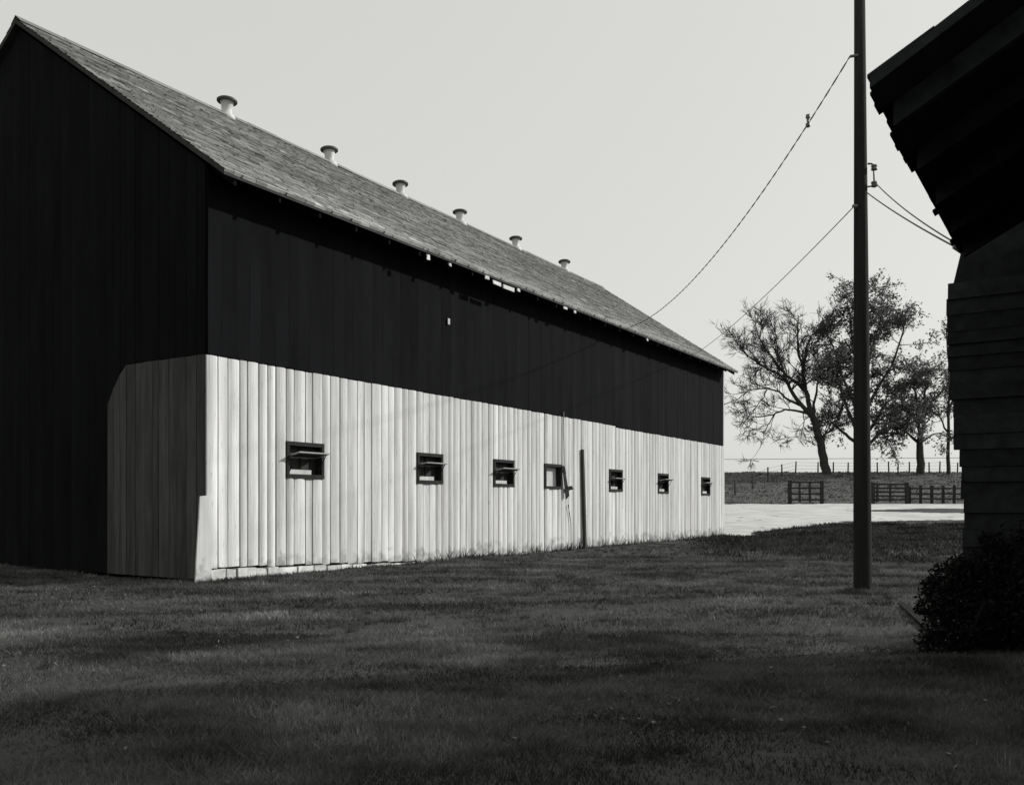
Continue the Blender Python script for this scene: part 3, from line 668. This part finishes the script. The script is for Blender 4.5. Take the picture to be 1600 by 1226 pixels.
# ------------------------------------------------------------------ grass
def blades(n, ymin, ymax, hmin, hmax, wd, seed, keep=None, umin=-60, umax=1660):
    g = np.random.default_rng(seed); y = np.sqrt(g.uniform(ymin ** 2, ymax ** 2, n)); u = g.uniform(umin, umax, n); x = (u - CX) / F * y
    ok = np.ones(n, bool); t = (x - C0.x) * D1.x + (y - C0.y) * D1.y; w = -((x - C0.x) * OUT.x + (y - C0.y) * OUT.y)
    ok &= ~((t > -.06) & (t < LEN + .1) & (w > -.06)); ok &= ~((y > 36.5) & np.array([gravel(a_, b_) if b_ > 36 else False for a_, b_ in zip(x, y)]))
    pat = np.array([mnoise.noise(Vector((a_ * .55, b_ * .8, 2))) + .6 * mnoise.noise(Vector((a_ * 1.9, b_ * 2.4, 7))) for a_, b_ in zip(x, y)])
    ok &= g.uniform(-1.15, .35, n) < pat
    if keep is not None: ok &= keep(x, y, t, w)
    x, y, pat = x[ok], y[ok], pat[ok]; m = len(x)
    z = np.array([terrain(a_, b_) for a_, b_ in zip(x, y)]) - .01
    h = g.uniform(hmin, hmax, m) * (1 + .5 * np.clip(pat, -.5, 1)); an = g.uniform(0, 6.283, m); ww = wd * g.uniform(.6, 1.4, m) * (1 + y / 14)
    le = g.normal(0, .55, (m, 2)) * h[:, None]; B = np.stack([x, y, z], 1); s = np.stack([np.cos(an) * ww, np.sin(an) * ww, np.zeros(m)], 1)
    V = np.stack([B - s, B + s, B + np.stack([le[:, 0], le[:, 1], h], 1)], 1).reshape(-1, 3)
    tone = np.repeat(g.uniform(.6, 1.3, m) * (1 + .35 * np.clip(pat, -.8, 1)) * np.where(g.random(m) < .05, 1.7, 1) * (1 + 1.9 * np.clip(np.array([mnoise.noise(Vector((a_ * .5, b_ * 1.1, 21))) + .5 * mnoise.noise(Vector((a_ * 1.6, b_ * 3.2, 31))) for a_, b_ in zip(x, y)]) - .05, -.32, .75)), 3)
    return V, np.arange(3 * m).reshape(-1, 3), tone
def clumps(n, seed):
    g = np.random.default_rng(seed); P = []
    y = np.sqrt(g.uniform(3.4 ** 2, 30 ** 2, n)); x = (g.uniform(-60, 1660, n) - CX) / F * y
    xs_, ys_ = [x], [y]
    a_ = g.uniform(0, 6.283, 60); r_ = .15 + np.abs(g.normal(0, .07, 60)); x = np.concatenate([x, PB.x + np.cos(a_) * r_]); y = np.concatenate([y, PB.y + np.sin(a_) * r_])
    t = (x - C0.x) * D1.x + (y - C0.y) * D1.y; w = -((x - C0.x) * OUT.x + (y - C0.y) * OUT.y); ok = ~((t > -.1) & (w > -.05)); x, y = x[ok], y[ok]; n = len(x)
    k = 34; R_ = np.repeat(g.uniform(.02, .09, n), k); X = np.repeat(x, k) + g.normal(0, 1, n * k) * R_; Y = np.repeat(y, k) + g.normal(0, 1, n * k) * R_
    h = np.repeat(g.uniform(.04, .11, n), k) * g.uniform(.5, 1.2, n * k); z = np.repeat([terrain(p, q) for p, q in zip(x, y)], k) - .01
    an = g.uniform(0, 6.283, n * k); ww = .003 * (1 + Y / 12); le = g.normal(0, .5, (n * k, 2)) * h[:, None] + np.stack([X - np.repeat(x, k), Y - np.repeat(y, k)], 1) * .8
    B = np.stack([X, Y, z], 1); s_ = np.stack([np.cos(an) * ww, np.sin(an) * ww, 0 * ww], 1)
    V = np.stack([B - s_, B + s_, B + np.stack([le[:, 0], le[:, 1], h], 1)], 1).reshape(-1, 3)
    return V, np.arange(len(V)).reshape(-1, 3), np.repeat(np.repeat(g.uniform(.35, 1.5, n), k) * g.uniform(.7, 1.3, n * k), 3)
sets = [clumps(3800, 91), blades(230000, 3.2, 9, .02, .055, .0032, 1), blades(190000, 8, 22, .025, .07, .0045, 2), blades(60000, 20, 50, .03, .08, .006, 3)]
off = 0; VV = []; TT = []; tt = []
for V, T, tn in sets: VV.append(V); TT.append(T + off); tt.append(tn); off += len(V)
tris_mesh('grass', np.concatenate(VV), np.concatenate(TT), M['blade'], np.concatenate(tt), kind='stuff', label='short dark mown grass covering the yard in front of the barn', category='grass')
V, T, tn = blades(9000, 14, 38, .06, .22, .006, 5, keep=lambda x, y, t, w: (w < -.06) & (w > -.32) & (t > 0) & (t < 26.4) & (np.random.default_rng(1).random(len(x)) < np.where(t > 9, 1, .35)))
V2, T2, tn2 = blades(60000, 14, 38, .08, .28, .006, 6, keep=lambda x, y, t, w: (w < -.06) & (w > -.35) & (t > 4) & (t < 26.4))
V3, T3, tn3 = blades(50000, 19, 47, .06, .17, .007, 8, keep=lambda x, y, t, w: (x > .16 * y + 1.5 + np.sin(y * 2.1) * .5) & (y > 21.5 + 1.6 * np.sin(x * 1.3) + 1.2 * np.sin(x * 3.1 + 1) + np.random.default_rng(2).normal(0, 1.2, len(x))), umin=1000, umax=1560)
Vw = np.concatenate([V, V2]); Tw = np.concatenate([T, T2 + len(V)])
tris_mesh('weeds', Vw, Tw, M['weed'], np.concatenate([tn, tn2]), kind='stuff', label='tufts of dark weeds along the foot of the white barn wall', category='weeds')
tris_mesh('tall_grass', V3, T3, M['weed'], tn3, kind='stuff', label='patch of longer dark grass between the barn corner and the pole', category='grass')
V4, T4, tn4 = blades(30000, 74, 101, .06, .18, .008, 9, umin=1080, umax=1620)
tris_mesh('bank_grass', V4, T4, M['pasture'], tn4, kind='stuff', label='rough pasture grass on the bank below the trees', category='grass')

# pale dry leaves and straw caught in the grass
g = np.random.default_rng(77); n = 60000; y = np.sqrt(g.uniform(3.4 ** 2, 30 ** 2, n)); x = (g.uniform(-40, 1640, n) - CX) / F * y
t = (x - C0.x) * D1.x + (y - C0.y) * D1.y; w = -((x - C0.x) * OUT.x + (y - C0.y) * OUT.y)
pt_ = np.array([mnoise.noise(Vector((a_ * .6, b_ * 1.0, 51))) + .7 * mnoise.noise(Vector((a_ * 2.2, b_ * 2.6, 61))) for a_, b_ in zip(x, y)])
ok = ~((t > -.1) & (w > -.1)) & (g.uniform(.0, 1.1, n) < pt_); x, y = x[ok], y[ok]; n = len(x)
c = np.stack([x, y, np.array([terrain(a_, b_) for a_, b_ in zip(x, y)]) + g.uniform(.015, .05, n)], 1)
a = g.normal(size=(n, 3)) * np.array([1, 1, .35]); a /= np.linalg.norm(a, axis=1)[:, None]; b = g.normal(size=(n, 3)); b -= a * (a * b).sum(1)[:, None]; b /= np.linalg.norm(b, axis=1)[:, None]
sz = g.uniform(.006, .017, n)[:, None] * (1 + y / 25)[:, None]; k = g.uniform(.15, .6, n)[:, None]
V = np.stack([c - a * sz, c + b * sz * k, c + a * sz, c - b * sz * k], 1).reshape(-1, 3); q = np.arange(n) * 4
tris_mesh('leaf_litter', V, np.concatenate([np.stack([q, q + 1, q + 2], 1), np.stack([q, q + 2, q + 3], 1)]), M['litter'], np.repeat(g.uniform(.5, 1.3, n), 4), kind='stuff', label='pale dry leaves and straw scattered through the yard grass', category='leaves')
